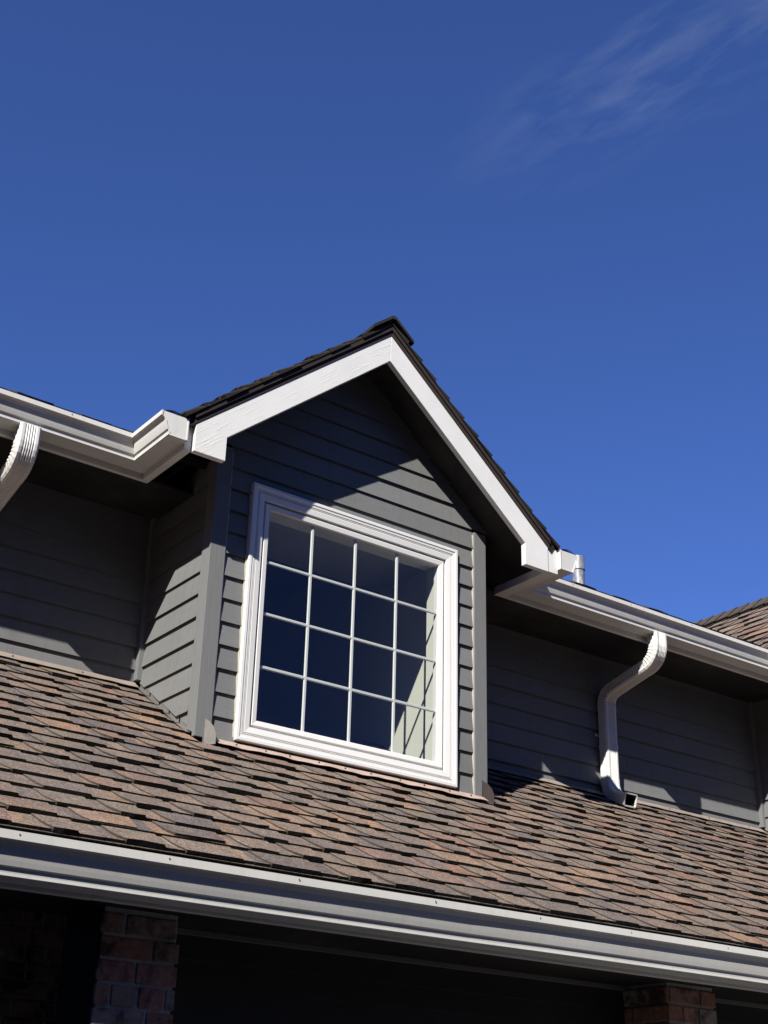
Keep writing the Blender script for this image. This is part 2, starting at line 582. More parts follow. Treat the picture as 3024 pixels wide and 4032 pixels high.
def shingle_piece(q, fr, u0, u1, vL, ex, ta, tb, base_t, tab_t0, tab_t1, top_over=.03, hl=.0170, hu=.003, ht=.0055, dark=1.0):
    """fr(u, v, w) -> 3D. base strip u0..u1 with a raised tab ta..tb"""
    vU = vL - ex - top_over
    hh = lambda v_: hl + (hu - hl) * (vL - v_) / ex
    jl = random.uniform(-.004, .004); jr = random.uniform(-.004, .004)
    wb = -.002
    pts = [(u0, vU, max(hh(vU), .0002)), (u1, vU, max(hh(vU), .0002)), (u1, vL + jr, hl), (u0, vL + jl, hl), (u1, vL + jr, wb), (u0, vL + jl, wb)]
    q.add([fr(*p) for p in pts], [(0, 1, 2, 3), (3, 2, 4, 5), (0, 3, 5), (1, 4, 2)], [0, 1, 1, 1], [base_t, base_t, base_t, base_t, base_t, base_t])
    if tb is None:
        return
    t = random.uniform(.018, .034)
    t2 = random.uniform(.004, .02)
    jl = random.uniform(-.003, .004); lift = random.uniform(-.001, .003)
    vM = vL - ex * .42
    jm = random.uniform(-.004, .005); jr2 = random.uniform(-.005, .005)
    fm_ = random.uniform(.35, .7)
    xa_, xb_ = ta + 1.5 * t, tb - t2
    out_ = [(ta - .012, vU), (ta + .08 * t, vM), (ta + .55 * t, vL - .030), (xa_, vL + .002 + jl), (xa_ + (xb_ - xa_) * fm_, vL + .003 + jl + jm), (xb_, vL + .002 + jl + jr2), (tb - .2 * t2, vM), (tb + .01, vU)]
    hU_ = max(hh(vU), .0002)
    hs = [hU_ + ht, hh(vM) + ht + lift, hh(vL - .03) + ht + lift * 1.5, hl + ht + lift * 2, hl + ht + lift * 2 + random.uniform(-.002, .003), hl + ht + lift * 2, hh(vM) + ht + lift, hU_ + ht]
    top = [fr(a, v_, h) for (a, v_), h in zip(out_, hs)]
    bot = [fr(a, v_, max(h - ht - .002, -.002)) for (a, v_), h in zip(out_, hs)]
    for i_ in (3, 4, 5):
        bot[i_] = fr(out_[i_][0], out_[i_][1], hl * .5)
    tm_ = mixt(tab_t0, tab_t1, fm_)
    tc = [tab_t0, tab_t0, tab_t0, tab_t0, tm_, tab_t1, tab_t1, tab_t1] * 2
    q.add(top + bot, [(0, 1, 6, 7), (1, 2, 3), (1, 3, 4), (1, 4, 6), (4, 5, 6), (0, 8, 9, 1), (1, 9, 10, 2), (2, 10, 11, 3), (3, 11, 12, 4), (4, 12, 13, 5), (5, 13, 14, 6), (6, 14, 15, 7)],
          [0, 0, 0, 0, 0, 2, 2, 2, 1, 1, 2, 2], tc)


def shingle_field(parent, fr, rows, ex, u_rng, keep=None, pmin=.19, pmax=.36, count_cap=10 ** 6):
    """rows: list of vL. u_rng(vL) -> list of (a, b). returns number of single shingles built"""
    n = 0
    rest = MB()
    for vL in rows:
        for (ua, ub) in u_rng(vL):
            u = ua - (random.uniform(0, .12) if keep is None else 0)
            while u < ub - .02:
                p = random.uniform(pmin, pmax)
                u1 = min(u + p, ub)
                if ub - u1 < .08:
                    u1 = ub
                w_ = u1 - u
                ta = u + w_ * random.uniform(.04, .2)
                tb = u + w_ * random.uniform(.66, .92) if w_ > .12 else None
                b_t = tone(); t0 = tone(); t1 = mixt(t0, tone(), random.choice((.1, .3, .8)))
                mid = fr((u + u1) / 2, vL - ex / 2, .01)
                q = MB()
                single = in_frame(mid, 40) and n < count_cap
                tgt = q if single else rest
                shingle_piece(tgt, fr, u, u1, vL + random.uniform(-.0015, .0015), ex, ta, tb, b_t, t0, t1)
                if single:
                    q.build('shingle', ['shingle', 'rubber', 'edge'], parent)
                    n += 1
                u = u1
    if rest.v:
        rest.build('outer_shingles', ['shingle', 'rubber', 'edge'], parent, kind='stuff')
    return n


# ------------------------------------------------------------------ lower roof
LOWER = empty('lower_roof', (0, -.7, -.5), HOUSE)
LS = math.hypot(1, MR)
ey, ez = -1 / LS, -MR / LS               # downslope
ny, nz = -MR / LS, 1 / LS                # normal


def fr_lower(u, v_, w_):
    return (u, RY0 + v_ * ey + w_ * ny, RZ0 + v_ * ez + w_ * nz)


V_EAVE = (1.437 + RY0) * LS              # distance downslope of the eave
rows = [V_EAVE - EXPO * k for k in range(0, 18)]
q = MB()
q.add([fr_lower(XL, V_EAVE - .02, -.006), fr_lower(XR, V_EAVE - .02, -.006), fr_lower(XR, -.90, -.006), fr_lower(XL, -.90, -.006),
       fr_lower(XL, V_EAVE - .02, -.03), fr_lower(XR, V_EAVE - .02, -.03), fr_lower(XR, -.90, -.03), fr_lower(XL, -.90, -.03)],
      [(0, 1, 2, 3), (7, 6, 5, 4), (0, 4, 5, 1), (1, 5, 6, 2), (2, 6, 7, 3), (3, 7, 4, 0)])
q.build('roof_deck', 'rubber', LOWER)


def lower_rng(vL):
    y_low = RY0 + vL * ey
    y_mid = RY0 + (vL - EXPO * .5) * ey
    if y_low > D + .05:
        return []
    if y_mid > -.02:
        return [(XL, -B + .004), (B - .004, X2 - B + .004), (X2 + B - .004, XR)]
    return [(XL + random.uniform(0, .2), XR)]


N_LOWER = shingle_field(LOWER, fr_lower, rows, EXPO, lower_rng, pmin=.22, pmax=.42)
# starter course under the first course, slightly proud at the eave
q = MB()
shingle_piece(q, fr_lower, XL, XR, V_EAVE + .012, EXPO * .4, 0, None, (.05, .045, .04), None, None, hl=.004, hu=.002)
q.build('starter_strip', ['shingle', 'rubber', 'edge'], LOWER)
q = MB()
q.box((XL, -1.446, -.892), (XR, -1.40, -.888)); q.box((XL, -1.446, -.912), (XR, -1.443, -.890))
q.build('eave_drip_edge', 'brown_metal', LOWER)

# ------------------------------------------------------------------ flashing strips
def apron(parent, x0, x1, v_top, v_bot, wav, name='apron_flashing', nails=.17, nail_v=.6, mat='flashing'):
    q = MB()
    n = max(2, int((x1 - x0) / .035))
    ph = random.uniform(0, 6)
    top = []; bot = []; bt2 = []
    for i in range(n + 1):
        x = x0 + (x1 - x0) * i / n
        k = math.sin(x * 17 + ph) * .6 + math.sin(x * 41 + ph * 2) * .4
        top.append(fr_lower(x, v_top, .030))
        bot.append(fr_lower(x, v_bot + wav * .35 * k, .024 + wav * (.5 + .5 * k)))
        bt2.append(fr_lower(x, v_bot + wav * .35 * k - .001, .021 + wav * (.5 + .5 * k)))
    vs_ = top + bot + bt2
    m_ = n + 1
    fs = []
    for i in range(n):
        fs.append((i, i + 1, m_ + i + 1, m_ + i)); fs.append((m_ + i, m_ + i + 1, 2 * m_ + i + 1, 2 * m_ + i))
    q.add(vs_, fs)
    o = q.build(name, mat, parent, smooth=False)
    x = x0 + .12
    nb = MB()
    while x < x1 - .05:
        c_ = Vector(fr_lower(x, v_top + (v_bot - v_top) * nail_v, .027 + wav * .5))
        nb.box(c_ - Vector((.0035, .003, .001)), c_ + Vector((.0035, .003, .004)))
        x += nails * random.uniform(.8, 1.2)
    if nb.v:
        nb.build('nail_heads', 'rubber', parent, kind='stuff')
    return o


V_WALL = -(D - RY0) * LS
apron(LOWER, -BI + .02, BI + .06, -.03, .046, .010)
apron(LOWER, XL, -B - .02, V_WALL + .01, V_WALL + .088, .0045, 'wall_flashing', .4, mat='wall_flashing')
apron(LOWER, B + .02, X2 - B - .02, V_WALL + .01, V_WALL + .080, .0045, 'wall_flashing', .4, mat='wall_flashing')
apron(LOWER, X2 - BI, X2 + BI, -.03, .046, .010)


# step flashing + kick-out fins are made with each dormer

# ------------------------------------------------------------------ dormer
def dormer(xc, full, zadj):
    label2 = ' of the dormer at the right edge' if not full else ''
    WALLP = empty('dormer_wall', (xc, 0, 0), HOUSE)
    X = lambda x: xc + x
    # sheathing
    q = MB()
    q.box((X(-B + .02), .0, -.1), (X(-.64), .10, 1.75))
    q.box((X(.64), .0, -.1), (X(B - .02), .10, 1.75))
    q.box((X(-.64), .0, -.1), (X(.64), .10, .19))
    q.prism([(X(-.64), 1.47), (X(.64), 1.47), (X(.64), 1.75), (X(B + .05), 1.75), (X(0), ZR - .08), (X(-B - .05), 1.75), (X(-.64), 1.75)], lambda p: (p[0], .0, p[1]), lambda p: (p[0], .10, p[1]))
    q.box((X(-B + .02), .10, -.1), (X(-B + .10), 1.2, 1.78))
    q.box((X(B - .10), .10, -.1), (X(B - .02), 1.2, 1.78))
    q.build('wall_sheathing', 'soffit', WALLP)

    # front siding
    def front(za, zb):
        zt_ = ZR - .085
        ps = []
        lim = BI - .002 if za < 1.66 else 2.0
        xl, xr = -lim, lim

        def cut(poly):
            poly = clip(poly, MD, 1, zt_)
            return clip(poly, -MD, 1, zt_) if poly else poly
        z_lo = max(za, .055)
        if zb <= ZT and za > ZB - .2:
            ps += [rect(xl, -W + .004, z_lo, zb), rect(W - .004, xr, z_lo, zb)]
        elif za < ZT < zb:
            ps += [[(xl, za), (-W + .004, za), (-W + .004, ZT - .004), (W - .004, ZT - .004), (W - .004, za), (xr, za), (xr, zb), (xl, zb)]]
        else:
            ps += [rect(xl, xr, z_lo, zb)]
        ps = [cut(p) for p in ps]
        return [[(X(a), z) for a, z in p] for p in ps if len(p) > 2]
    siding_boards(WALLP, front, .0455, 21, lambda a, z, o: (a, -.001 - o, z))

    # left and right side siding (planes x = -+(B-.018))
    for sg in (-1, 1):
        def side(za, zb):
            poly = rect(.062, D - .03, za, zb)
            poly = clip(poly, MR, -1, -(RZ0 - MR * RY0 + .042))
            return [poly] if len(poly) > 2 else []
        siding_boards(WALLP, side, .066, 12, lambda a, z, o, sg=sg: (X(sg * (B - .02 + o)), a, z))
        # corner boards: front and side leaf
        q = MB(); q.box((X(sg * BI), -.030, .048), (X(sg * B), 0, 1.75)); o = q.build('corner_board', 'siding_trim', WALLP); bevel(o, .0025)
        q = MB(); q.prism([(-.001, .075), (.062, .100), (.062, 1.72), (-.001, 1.72)], lambda p: (X(sg * B), p[0], p[1]), lambda p: (X(sg * (B - .019)), p[0], p[1]))
        bevel(q.build('corner_board', 'siding_trim', WALLP), .002)
        # inside corner stick
        x1_ = X(sg * (B - .018))
        q = MB(); q.box((min(x1_, x1_ + sg * .042), D - .052, roof_z(D) + .03), (max(x1_, x1_ + sg * .042), D - .001, 1.53))
        bevel(q.build('inside_corner_board', 'siding_trim', WALLP), .002)
        # caulk beads
        q = MB()
        q.box((X(sg * (BI - .006)), -.0228, .06), (X(sg * (BI + .0006)), -.001, 1.73))
        q.build('caulk_bead', 'caulk', WALLP)
        q = MB()
        q.box((X(sg * (W + .007)), -.0228, .085), (X(sg * (W - .002)), -.001, 1.57))
        q.build('caulk_bead', 'caulk', WALLP)
        # kick-out flashing fin at the foot of the corner board
        xk = X(-.935 if sg < 0 else .95)
        pts = [(-.031, .150), (-.052, .132), (-.072, .100), (-.083, .062), (-.082, .012), (-.031, .004)]
        q = MB()
        q.prism(pts, lambda p: (xk - .0012 - .85 * (p[0] + .03), p[0], p[1]), lambda p: (xk + .0012 - .85 * (p[0] + .03), p[0], p[1]))
        q.prism([(xk - .006, .02), (xk + .012, .025), (xk + .004, .15), (xk - .002, .15)], lambda p: (p[0], -.0325, p[1]), lambda p: (p[0], -.030, p[1]))
        q.build('kickout_flashing', 'grey_metal' if sg < 0 else 'brown_metal', WALLP)
        # step flashing leaves along the cheek wall
        for k in range(5):
            y0 = .03 + k * .125
            y1 = y0 + .14
            q = MB()
            xs_ = X(sg * (B - .010)); xe = X(sg * (B + .020))
            q.add([(xs_, y0, roof_z(y0) + .022), (xe, y0, roof_z(y0) + .022), (xe, y1, roof_z(y1) + .018), (xs_, y1, roof_z(y1) + .018),
                   (xs_, y0, roof_z(y0) + .052), (xs_, y1, roof_z(y1) + .05)], [(0, 1, 2, 3), (0, 3, 5, 4)])
            q.build('step_flashing', 'grey_metal', WALLP)

    # ---------------- window
    WIN = empty('dormer_window', (xc, -.02, ZB), HOUSE)

    def ring(profile, name, mat, x0, x1, z0, z1):
        """sweep profile [(inset, y)] round the rectangle in four mitred pieces"""
        n = len(profile)
        corners = [(x0, z0, 1, 1), (x1, z0, -1, 1), (x1, z1, -1, -1), (x0, z1, 1, -1)]
        for s_ in range(4):
            A, Bc = corners[s_], corners[(s_ + 1) % 4]
            vs_ = [(A[0] + A[2] * d_, y_, A[1] + A[3] * d_) for d_, y_ in profile] + [(Bc[0] + Bc[2] * d_, y_, Bc[1] + Bc[3] * d_) for d_, y_ in profile]
            fs = [(i, i + 1, n + i + 1, n + i) for i in range(n - 1)]
            mesh_obj(name, vs_, fs + [tuple(range(n)), tuple(range(2 * n - 1, n - 1, -1))], mat, WIN)
    x0, x1 = X(-W), X(W)
    cas = [(0, .0), (0, -.040), (.003, -.043), (.019, -.043), (.023, -.039), (.036, -.038), (.037, -.031), (.0405, -.031), (.041, -.036), (.0445, -.036), (.045, -.030), (.048, -.030), (.048, 0)]
    ring(cas, 'window_casing', 'vinyl', x0, x1, ZB, ZT)
    frm = [(.0483, .0), (.0483, -.034), (.052, -.035), (.083, -.031), (.085, -.028), (.085, .004), (.0485, .004)]
    ring(frm, 'window_frame', 'vinyl', x0, x1, ZB, ZT)
    ssh = [(.0853, .005), (.0853, -.006), (.0975, -.006), (.0985, -.022), (.102, -.024), (.128, -.020), (.133, -.012), (.133, .03), (.0855, .03)]
    ring(ssh, 'window_sash', 'vinyl', x0, x1, ZB, ZT)
    gx0, gx1, gz0, gz1 = X(-W + .133), X(W - .133), ZB + .133, ZT - .133
    dx, dz = (gx1 - gx0) / 4, (gz1 - gz0) / 4
    mw = .0105
    for k in range(1, 4):
        q = MB(); xx = gx0 + dx * k
        q.prism([(-mw, .006), (-mw * .55, -.001), (mw * .55, -.001), (mw, .006), (mw * .55, .014), (-mw * .55, .014)], lambda p: (xx + p[0], p[1], gz0), lambda p: (xx + p[0], p[1], gz1))
        q.build('muntin', 'muntin', WIN)
        q = MB(); zz = gz0 + dz * k
        q.prism([(-mw, .0065), (-mw * .55, -.0003), (mw * .55, -.0003), (mw, .0065), (mw * .55, .0135), (-mw * .55, .0135)], lambda p: (gx0, p[1], zz + p[0]), lambda p: (gx1, p[1], zz + p[0]))
        q.build('muntin', 'muntin', WIN)
    for i in range(4):
        for j in range(4):
            q = MB()
            e = [random.uniform(-.0004, .0004) for _ in range(4)]
            a0, a1, c0, c1 = gx0 + dx * i, gx0 + dx * (i + 1), gz0 + dz * j, gz0 + dz * (j + 1)
            q.add([(a0, -.004 + e[0], c0), (a1, -.004 + e[1], c0), (a1, -.004 + e[1] + e[2] - e[0], c1), (a0, -.004 + e[2], c1)], [(0, 1, 2, 3)])
            q.build('pane', 'glass', WIN)
    # ---------------- room behind the window
    ROOM = empty('dormer_room', (xc, 1.2, -.3), HOUSE)
    xi = .77
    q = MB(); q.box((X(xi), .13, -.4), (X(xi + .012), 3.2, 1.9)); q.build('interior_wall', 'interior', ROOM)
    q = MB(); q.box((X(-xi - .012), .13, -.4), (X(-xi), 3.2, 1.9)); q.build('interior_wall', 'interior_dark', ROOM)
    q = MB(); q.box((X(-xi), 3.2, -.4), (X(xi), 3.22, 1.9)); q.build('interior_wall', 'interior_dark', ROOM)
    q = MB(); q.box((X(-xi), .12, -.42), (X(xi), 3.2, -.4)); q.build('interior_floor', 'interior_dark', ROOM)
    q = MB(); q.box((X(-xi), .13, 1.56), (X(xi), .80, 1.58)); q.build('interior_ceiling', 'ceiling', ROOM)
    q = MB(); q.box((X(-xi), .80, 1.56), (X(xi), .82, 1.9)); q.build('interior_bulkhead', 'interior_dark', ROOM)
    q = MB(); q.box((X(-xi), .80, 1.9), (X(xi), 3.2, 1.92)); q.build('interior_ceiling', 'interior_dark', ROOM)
    q = MB(); q.box((X(.632), .03, .18), (X(.65), .118, 1.48)); q.build('window_jamb', 'interior', ROOM)
    q = MB(); q.box((X(-.65), .03, .18), (X(-.632), .135, 1.48)); q.build('window_jamb', 'interior', ROOM)
    q = MB(); q.box((X(-.632), .03, 1.462), (X(.632), .135, 1.48)); q.build('window_head', 'interior', ROOM)
    q = MB(); q.box((X(-.632), .03, .17), (X(.632), .16, .188)); q.build('window_stool', 'interior', ROOM)
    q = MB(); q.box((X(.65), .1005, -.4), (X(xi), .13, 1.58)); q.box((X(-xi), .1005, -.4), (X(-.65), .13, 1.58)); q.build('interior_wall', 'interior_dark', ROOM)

    # ---------------- roof, rake boards, drip edges
    ROOF = empty('dormer_roof', (xc, 0, 1.6), HOUSE)
    for sg in (-1, 1):
        g0 = .0012 * sg
        pts = [(g0, ZP1), (g0, ZP0), (sg * XT, ZP0 - MD * XT), (sg * XT, ZT0), (sg * XO, ZT0), (sg * XO, ZP1 - MD * XO)]
        n = len(pts)
        vs_ = [(X(a), -OV, z) for a, z in pts] + [(X(a), -OV + .038, z) for a, z in pts]
        fs = [tuple(range(n)), tuple(range(2 * n - 1, n - 1, -1))] + [(i, n + i, n + (i + 1) % n, (i + 1) % n) for i in range(n)]
        L_ = math.hypot(1, MD)
        uvs = []
        for (a, z) in pts * 2:
            uvs.append((abs(a) * L_, z - (ZP0 - MD * abs(a))))
        o = mesh_obj('rake_board', vs_, fs, 'rake', ROOF, uv=uvs)
        bevel(o, .002)
        # drip edge: lower flange and overhanging nose
        up = .033
        def band(y0, y1, za, zb, mat, name):
            q = MB()
            P2 = [(0, ZP1 + za), (0, ZP1 + zb), (sg * (XO + .012), ZP1 + zb - MD * (XO + .012)), (sg * (XO + .012), ZP1 + za - MD * (XO + .012))]
            q.prism(P2, lambda p: (X(p[0]), y0, p[1]), lambda p: (X(p[0]), y1, p[1]))
            q.build(name, mat, ROOF)
        band(-OV - .004, -OV + .02, .001, .036, 'brown_metal', 'drip_edge')
        band(-OV - .013, -OV - .0042, .036, .066, 'brown_metal', 'drip_edge')
        # deck
        q = MB()
        ze = ZR - MD * (XO + .06)
        q.add([(X(0), -OV, ZR - .006), (X(sg * (XO + .06)), -OV, ze - .006), (X(sg * (XO + .06)), .25, ze - .006), (X(0), 2.2, ZR - .006),
               (X(0), -OV, ZR - .07), (X(sg * (XO + .03)), -OV, ze - .05), (X(sg * (XO + .03)), .25, ze - .05), (X(0), 2.2, ZR - .07)],
              [(0, 1, 2, 3), (7, 6, 5, 4), (0, 4, 5, 1), (1, 5, 6, 2), (2, 6, 7, 3), (3, 7, 4, 0)])
        q.build('roof_deck', 'rubber', ROOF)
        # rake soffit
        q = MB()
        P2 = [(0, ZP0 + .077), (sg * (B - .051), ZP0 + .077 - MD * (B - .051)), (sg * (B - .051), ZP0 + .092 - MD * (B - .051)), (0, ZP0 + .092)]
        q.prism(P2, lambda p: (X(p[0]), -OV + .0385, p[1]), lambda p: (X(p[0]), -.002, p[1]))
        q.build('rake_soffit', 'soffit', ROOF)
        # sloping eave soffit from the wall out to the fascia
        q = MB()
        P2 = [(sg * (B - .05), ZP0 + .075 - MD * (B - .05)), (sg * (XO - .0008), ZP0 + .075 - MD * XO), (sg * (XO - .0008), ZP0 + .090 - MD * XO), (sg * (B - .05), ZP0 + .090 - MD * (B - .05))]
        q.prism(P2, lambda p: (X(p[0]), -OV + .0390, p[1]), lambda p: (X(p[0]), D, p[1]))
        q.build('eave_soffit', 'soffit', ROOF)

        # shingles
        ls = math.hypot(1, MD)
        def fr_d(u, v_, w_, sg=sg):
            return (X(sg * (v_ / ls + w_ * MD / ls)), u, ZR - v_ * MD / ls + w_ / ls)
        vE = (XO + .075) * ls
        rws = [vE - EXPO * k for k in range(0, 12) if vE - EXPO * k > .06]

        def yv(vL):
            z = ZR - vL * MD / ls
            return (z - MZ0) / MM + MY0 + .12
        if full:
            for vL in rws:
                q = MB()
                yb = max(yv(vL), .3)
                u = -OV - .019 + random.uniform(-.006, .004)
                first = True
                while u < yb:
                    p = random.uniform(.3, .5)
                    u1 = min(u + p, yb)
                    ta_ = u + .013 if first and random.random() < .65 else u + random.uniform(.05, .1)
                    shingle_piece(q, fr_d, u, u1, vL, EXPO, ta_, u + (u1 - u) * .75, tone(), tone(), tone(), hl=random.uniform(.020, .030), ht=random.uniform(.006, .010))
                    u = u1; first = False
                q.build('shingle', ['shingle', 'rubber', 'edge'], ROOF)
        else:
            shingle_field(ROOF, fr_d, rws, EXPO, lambda vL: [(-OV - .03, max(yv(vL), .35))], pmin=.22, pmax=.38)
    # ridge caps
    y = -OV - .035
    k = 0
    while y < 2.25:
        q = MB()
        hw = .155
        zf, zbk = (ZR + .052, ZR + .030) if k else (ZR + .060, ZR + .034)
        ln_ = .30
        th = .022
        tt_ = tone()
        drop = MD * hw * .96
        sec = lambda z: [(-hw, z - drop), (-.012, z - .004), (.012, z - .004), (hw, z - drop)]
        vf = [(X(a), y, z) for a, z in sec(zf)] + [(X(a), y, z - th) for a, z in sec(zf)]
        vb = [(X(a), y + ln_, z) for a, z in sec(zbk)] + [(X(a), y + ln_, z - th) for a, z in sec(zbk)]
        fs = [(0, 1, 9, 8), (1, 2, 10, 9), (2, 3, 11, 10), (4, 12, 13, 5), (5, 13, 14, 6), (6, 14, 15, 7), (0, 4, 5, 1), (1, 5, 6, 2), (2, 6, 7, 3),
              (0, 8, 12, 4), (3, 7, 15, 11), (8, 9, 13, 12), (9, 10, 14, 13), (10, 11, 15, 14)]
        q.add(vf + vb, fs, [0, 0, 0] + [1] * 11, [tuple(c_ * .22 for c_ in tt_)] * 16)
        q.build('ridge_cap', ['shingle', 'rubber', 'edge'], ROOF)
        y += .142
        k += 1


dormer(0.0, True, 0)
dormer(X2, False, 0)

# ------------------------------------------------------------------ upper walls
for (a, b_, z0, ex) in ((XL, -B + .018 - .042, .4505, .1325), (B - .018 + .042, X2 - B + .018 - .042, .425, .134), (X2 + B + .024, XR, .41, .1325)):
    UW = empty('upper_wall', ((a + b_) / 2, D, .4), HOUSE)
    q = MB(); q.box((a - .06, D + .001, .3), (b_ + .06, D + .10, 1.75)); q.build('wall_sheathing', 'soffit', UW)
    zmin = .503 if a < -1 else .478

    def upp(za, zb, a=a, b_=b_):
        if zb < zmin + .01:
            return []
        xj = a + (b_ - a) * random.uniform(.25, .75)
        return [rect(a + .001, xj - .001, max(za, zmin), zb), rect(xj + .001, b_ - .001, max(za, zmin), zb)]
    siding_boards(UW, upp, z0, 9, lambda u, z, o: (u, D - o, z))
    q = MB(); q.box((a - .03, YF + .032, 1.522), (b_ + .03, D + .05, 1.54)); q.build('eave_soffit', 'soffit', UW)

# ------------------------------------------------------------------ main roof
MAIN = empty('main_roof', (1.7, 1.5, 1.7), HOUSE)
ms = math.hypot(1, MM)


def fr_main(u, v_, w_):
    return (u, MY0 - v_ / ms - w_ * MM / ms, MZ0 - v_ * MM / ms + w_ / ms)


q = MB()
q.add([fr_main(XL, .03, -.006), fr_main(XR, .03, -.006), fr_main(XR, -4.2, -.006), fr_main(XL, -4.2, -.006),
       fr_main(XL, .03, -.05), fr_main(XR, .03, -.05), fr_main(XR, -4.2, -.05), fr_main(XL, -4.2, -.05)],
      [(0, 1, 2, 3), (7, 6, 5, 4), (0, 4, 5, 1), (1, 5, 6, 2), (2, 6, 7, 3), (3, 7, 4, 0)])
q.build('roof_deck', 'rubber', MAIN)
# the photograph shows only the butts of the first courses over the gutter: one joined part
q = MB()
for k in range(26):
    vL = .045 - EXPO * k
    u = XL
    while u < XR:
        p = random.uniform(.24, .4) if k < 8 else random.uniform(.5, .9)
        u1 = min(u + p, XR)
        yy = MY0 - vL / ms
        zz = MZ0 + MM * (yy - MY0)
        # leave out what lies inside the dormer roofs
        hid = any(abs((u + u1) / 2 - c0) < (ZR - zz) / MD - .15 for c0 in (0.0, X2)) and yy < 2.2
        if not hid:
            shingle_piece(q, fr_main, u, u1, vL, EXPO, u + p * .1, u + (u1 - u) * .8 if u1 - u > .12 else None, tone(), tone(), tone())
        u = u1
q.build('main_roof_shingles', ['shingle', 'rubber', 'edge'], MAIN, kind='stuff')
# back slope and gable ends close the roof
yr, zr = fr_main(0, -4.2, 0)[1:]
q = MB()
q.add([(XL, yr, zr - .01), (XR, yr, zr - .01), (XR, yr + 4.2, zr - 2.4), (XL, yr + 4.2, zr - 2.4)], [(0, 1, 2, 3)])
q.build('back_slope', 'rubber', MAIN)

# vent pipe
VP = empty('vent_pipe', (2.835, 1.0, 2.18), HOUSE)


def tube(name, c_, prof, mat, parent, n=28):
    vs_ = []; fs = []
    for (r_, z) in prof:
        for i in range(n):
            a = 2 * math.pi * i / n
            vs_.append((c_[0] + r_ * math.cos(a), c_[1] + r_ * math.sin(a), z))
    for k in range(len(prof) - 1):
        for i in range(n):
            fs.append((k * n + i, k * n + (i + 1) % n, (k + 1) * n + (i + 1) % n, (k + 1) * n + i))
    o = mesh_obj(name, vs_, fs, mat, parent, smooth=True)
    o.data.polygons.foreach_set('use_smooth', [True] * len(o.data.polygons))
    md = o.modifiers.new('edge', 'EDGE_SPLIT'); md.split_angle = math.radians(35)
    return o


tube('pipe_stack', (2.835, 1.0), [(.0475, 2.12), (.0475, 2.40)], 'galv', VP)
tube('pipe_collar', (2.835, 1.0), [(.0485, 2.352), (.0535, 2.352), (.0535, 2.372), (.0515, 2.376), (.0515, 2.458), (.049, 2.466), (.044, 2.466), (.043, 2.40)], 'galv', VP)
tube('pipe_boot', (2.835, 1.0), [(.14, 2.10), (.09, 2.15), (.06, 2.20), (.049, 2.205)], 'rubber', VP)

# ------------------------------------------------------------------ fascia and gutters


def gprof(H):
    P_ = [(.165, 1.0), (.165, .80), (.152, .755), (.141, .65), (.136, .50), (.130, .36), (.1245, .245), (.116, .205), (.1135, .10), (.1135, .03), (.109, 0.0), (0, 0)]
    return [(u, v_ * H) for u, v_ in P_]


def gutter(name, H, to3, parent, s0, s1, cap0=False, cap1=False, nseg=1, warp=None):
    """to3(u, v, s) -> 3D; s0(u), s1(u) give the (mitred) ends; open shell with a rolled lip"""
    outer = gprof(H)
    th = .0018
    inner = [(max(u - .004, .002), min(max(v_, .003), H - .008)) for u, v_ in outer]
    lipin = [(outer[0][0] - .018, H), (outer[0][0] - .018, H - .006), (outer[0][0] - .006, H - .008)]
    poly = lipin[::-1][:1] + lipin[::-1][1:] + outer + [(0, H + .01), (.002, H + .01)] + inner[::-1][:-1]
    n = len(poly)
    vs_ = []; fs = []
    for k in range(nseg + 1):
        f = k / nseg
        for u, v_ in poly:
            a0, a1 = s0(u), s1(u)
            s_ = a0 + (a1 - a0) * f
            uu, vv_ = (u, v_) if warp is None else warp(u, v_, s_)
            vs_.append(to3(uu, vv_, s_))
    for k in range(nseg):
        for i in range(n):
            j = (i + 1) % n
            fs.append((k * n + i, k * n + j, (k + 1) * n + j, (k + 1) * n + i))
    fs += [tuple(range(n)), tuple(nseg * n + i for i in range(n))]
    G = mesh_obj(name, vs_, fs, 'white_metal', parent)
    for flag, sf, sgn in ((cap0, s0, -1), (cap1, s1, 1)):
        if not flag:
            continue
        dr = 1 if s1(0) > s0(0) else -1
        e = sf(0)
        ow = outer + [(0, H)]
        m_ = len(ow)
        q = MB()
        q.prism(ow, lambda p: to3(p[0], p[1], e + sgn * dr * .0005), lambda p: to3(p[0], p[1], e + sgn * dr * .0025))
        q.build('gutter_end_cap', 'white_metal', G)
        # crimped flange round the cap
        q = MB()
        infl = [(u + .003 if 0 < i < m_ - 2 else u, v_) for i, (u, v_) in enumerate(ow)]
        off = [(max(u - .007, .004), min(max(v_, .006), H)) for u, v_ in ow]
        for i in range(m_ - 2):
            P4 = [ow[i], ow[i + 1], off[i + 1], off[i]]
            q.prism([(p[0] + (.0015 if p in ow else 0), p[1]) for p in P4], lambda p: to3(p[0], p[1], e + sgn * dr * .0027), lambda p: to3(p[0], p[1], e + sgn * dr * .007))
        for P4 in ([(.0, 0), (.007, 0), (.007, H), (0, H)],):
            q.prism(P4, lambda p: to3(p[0], p[1], e + sgn * dr * .0027), lambda p: to3(p[0], p[1], e + sgn * dr * .007))
        q.build('gutter_end_flange', 'white_metal', G)
    return G


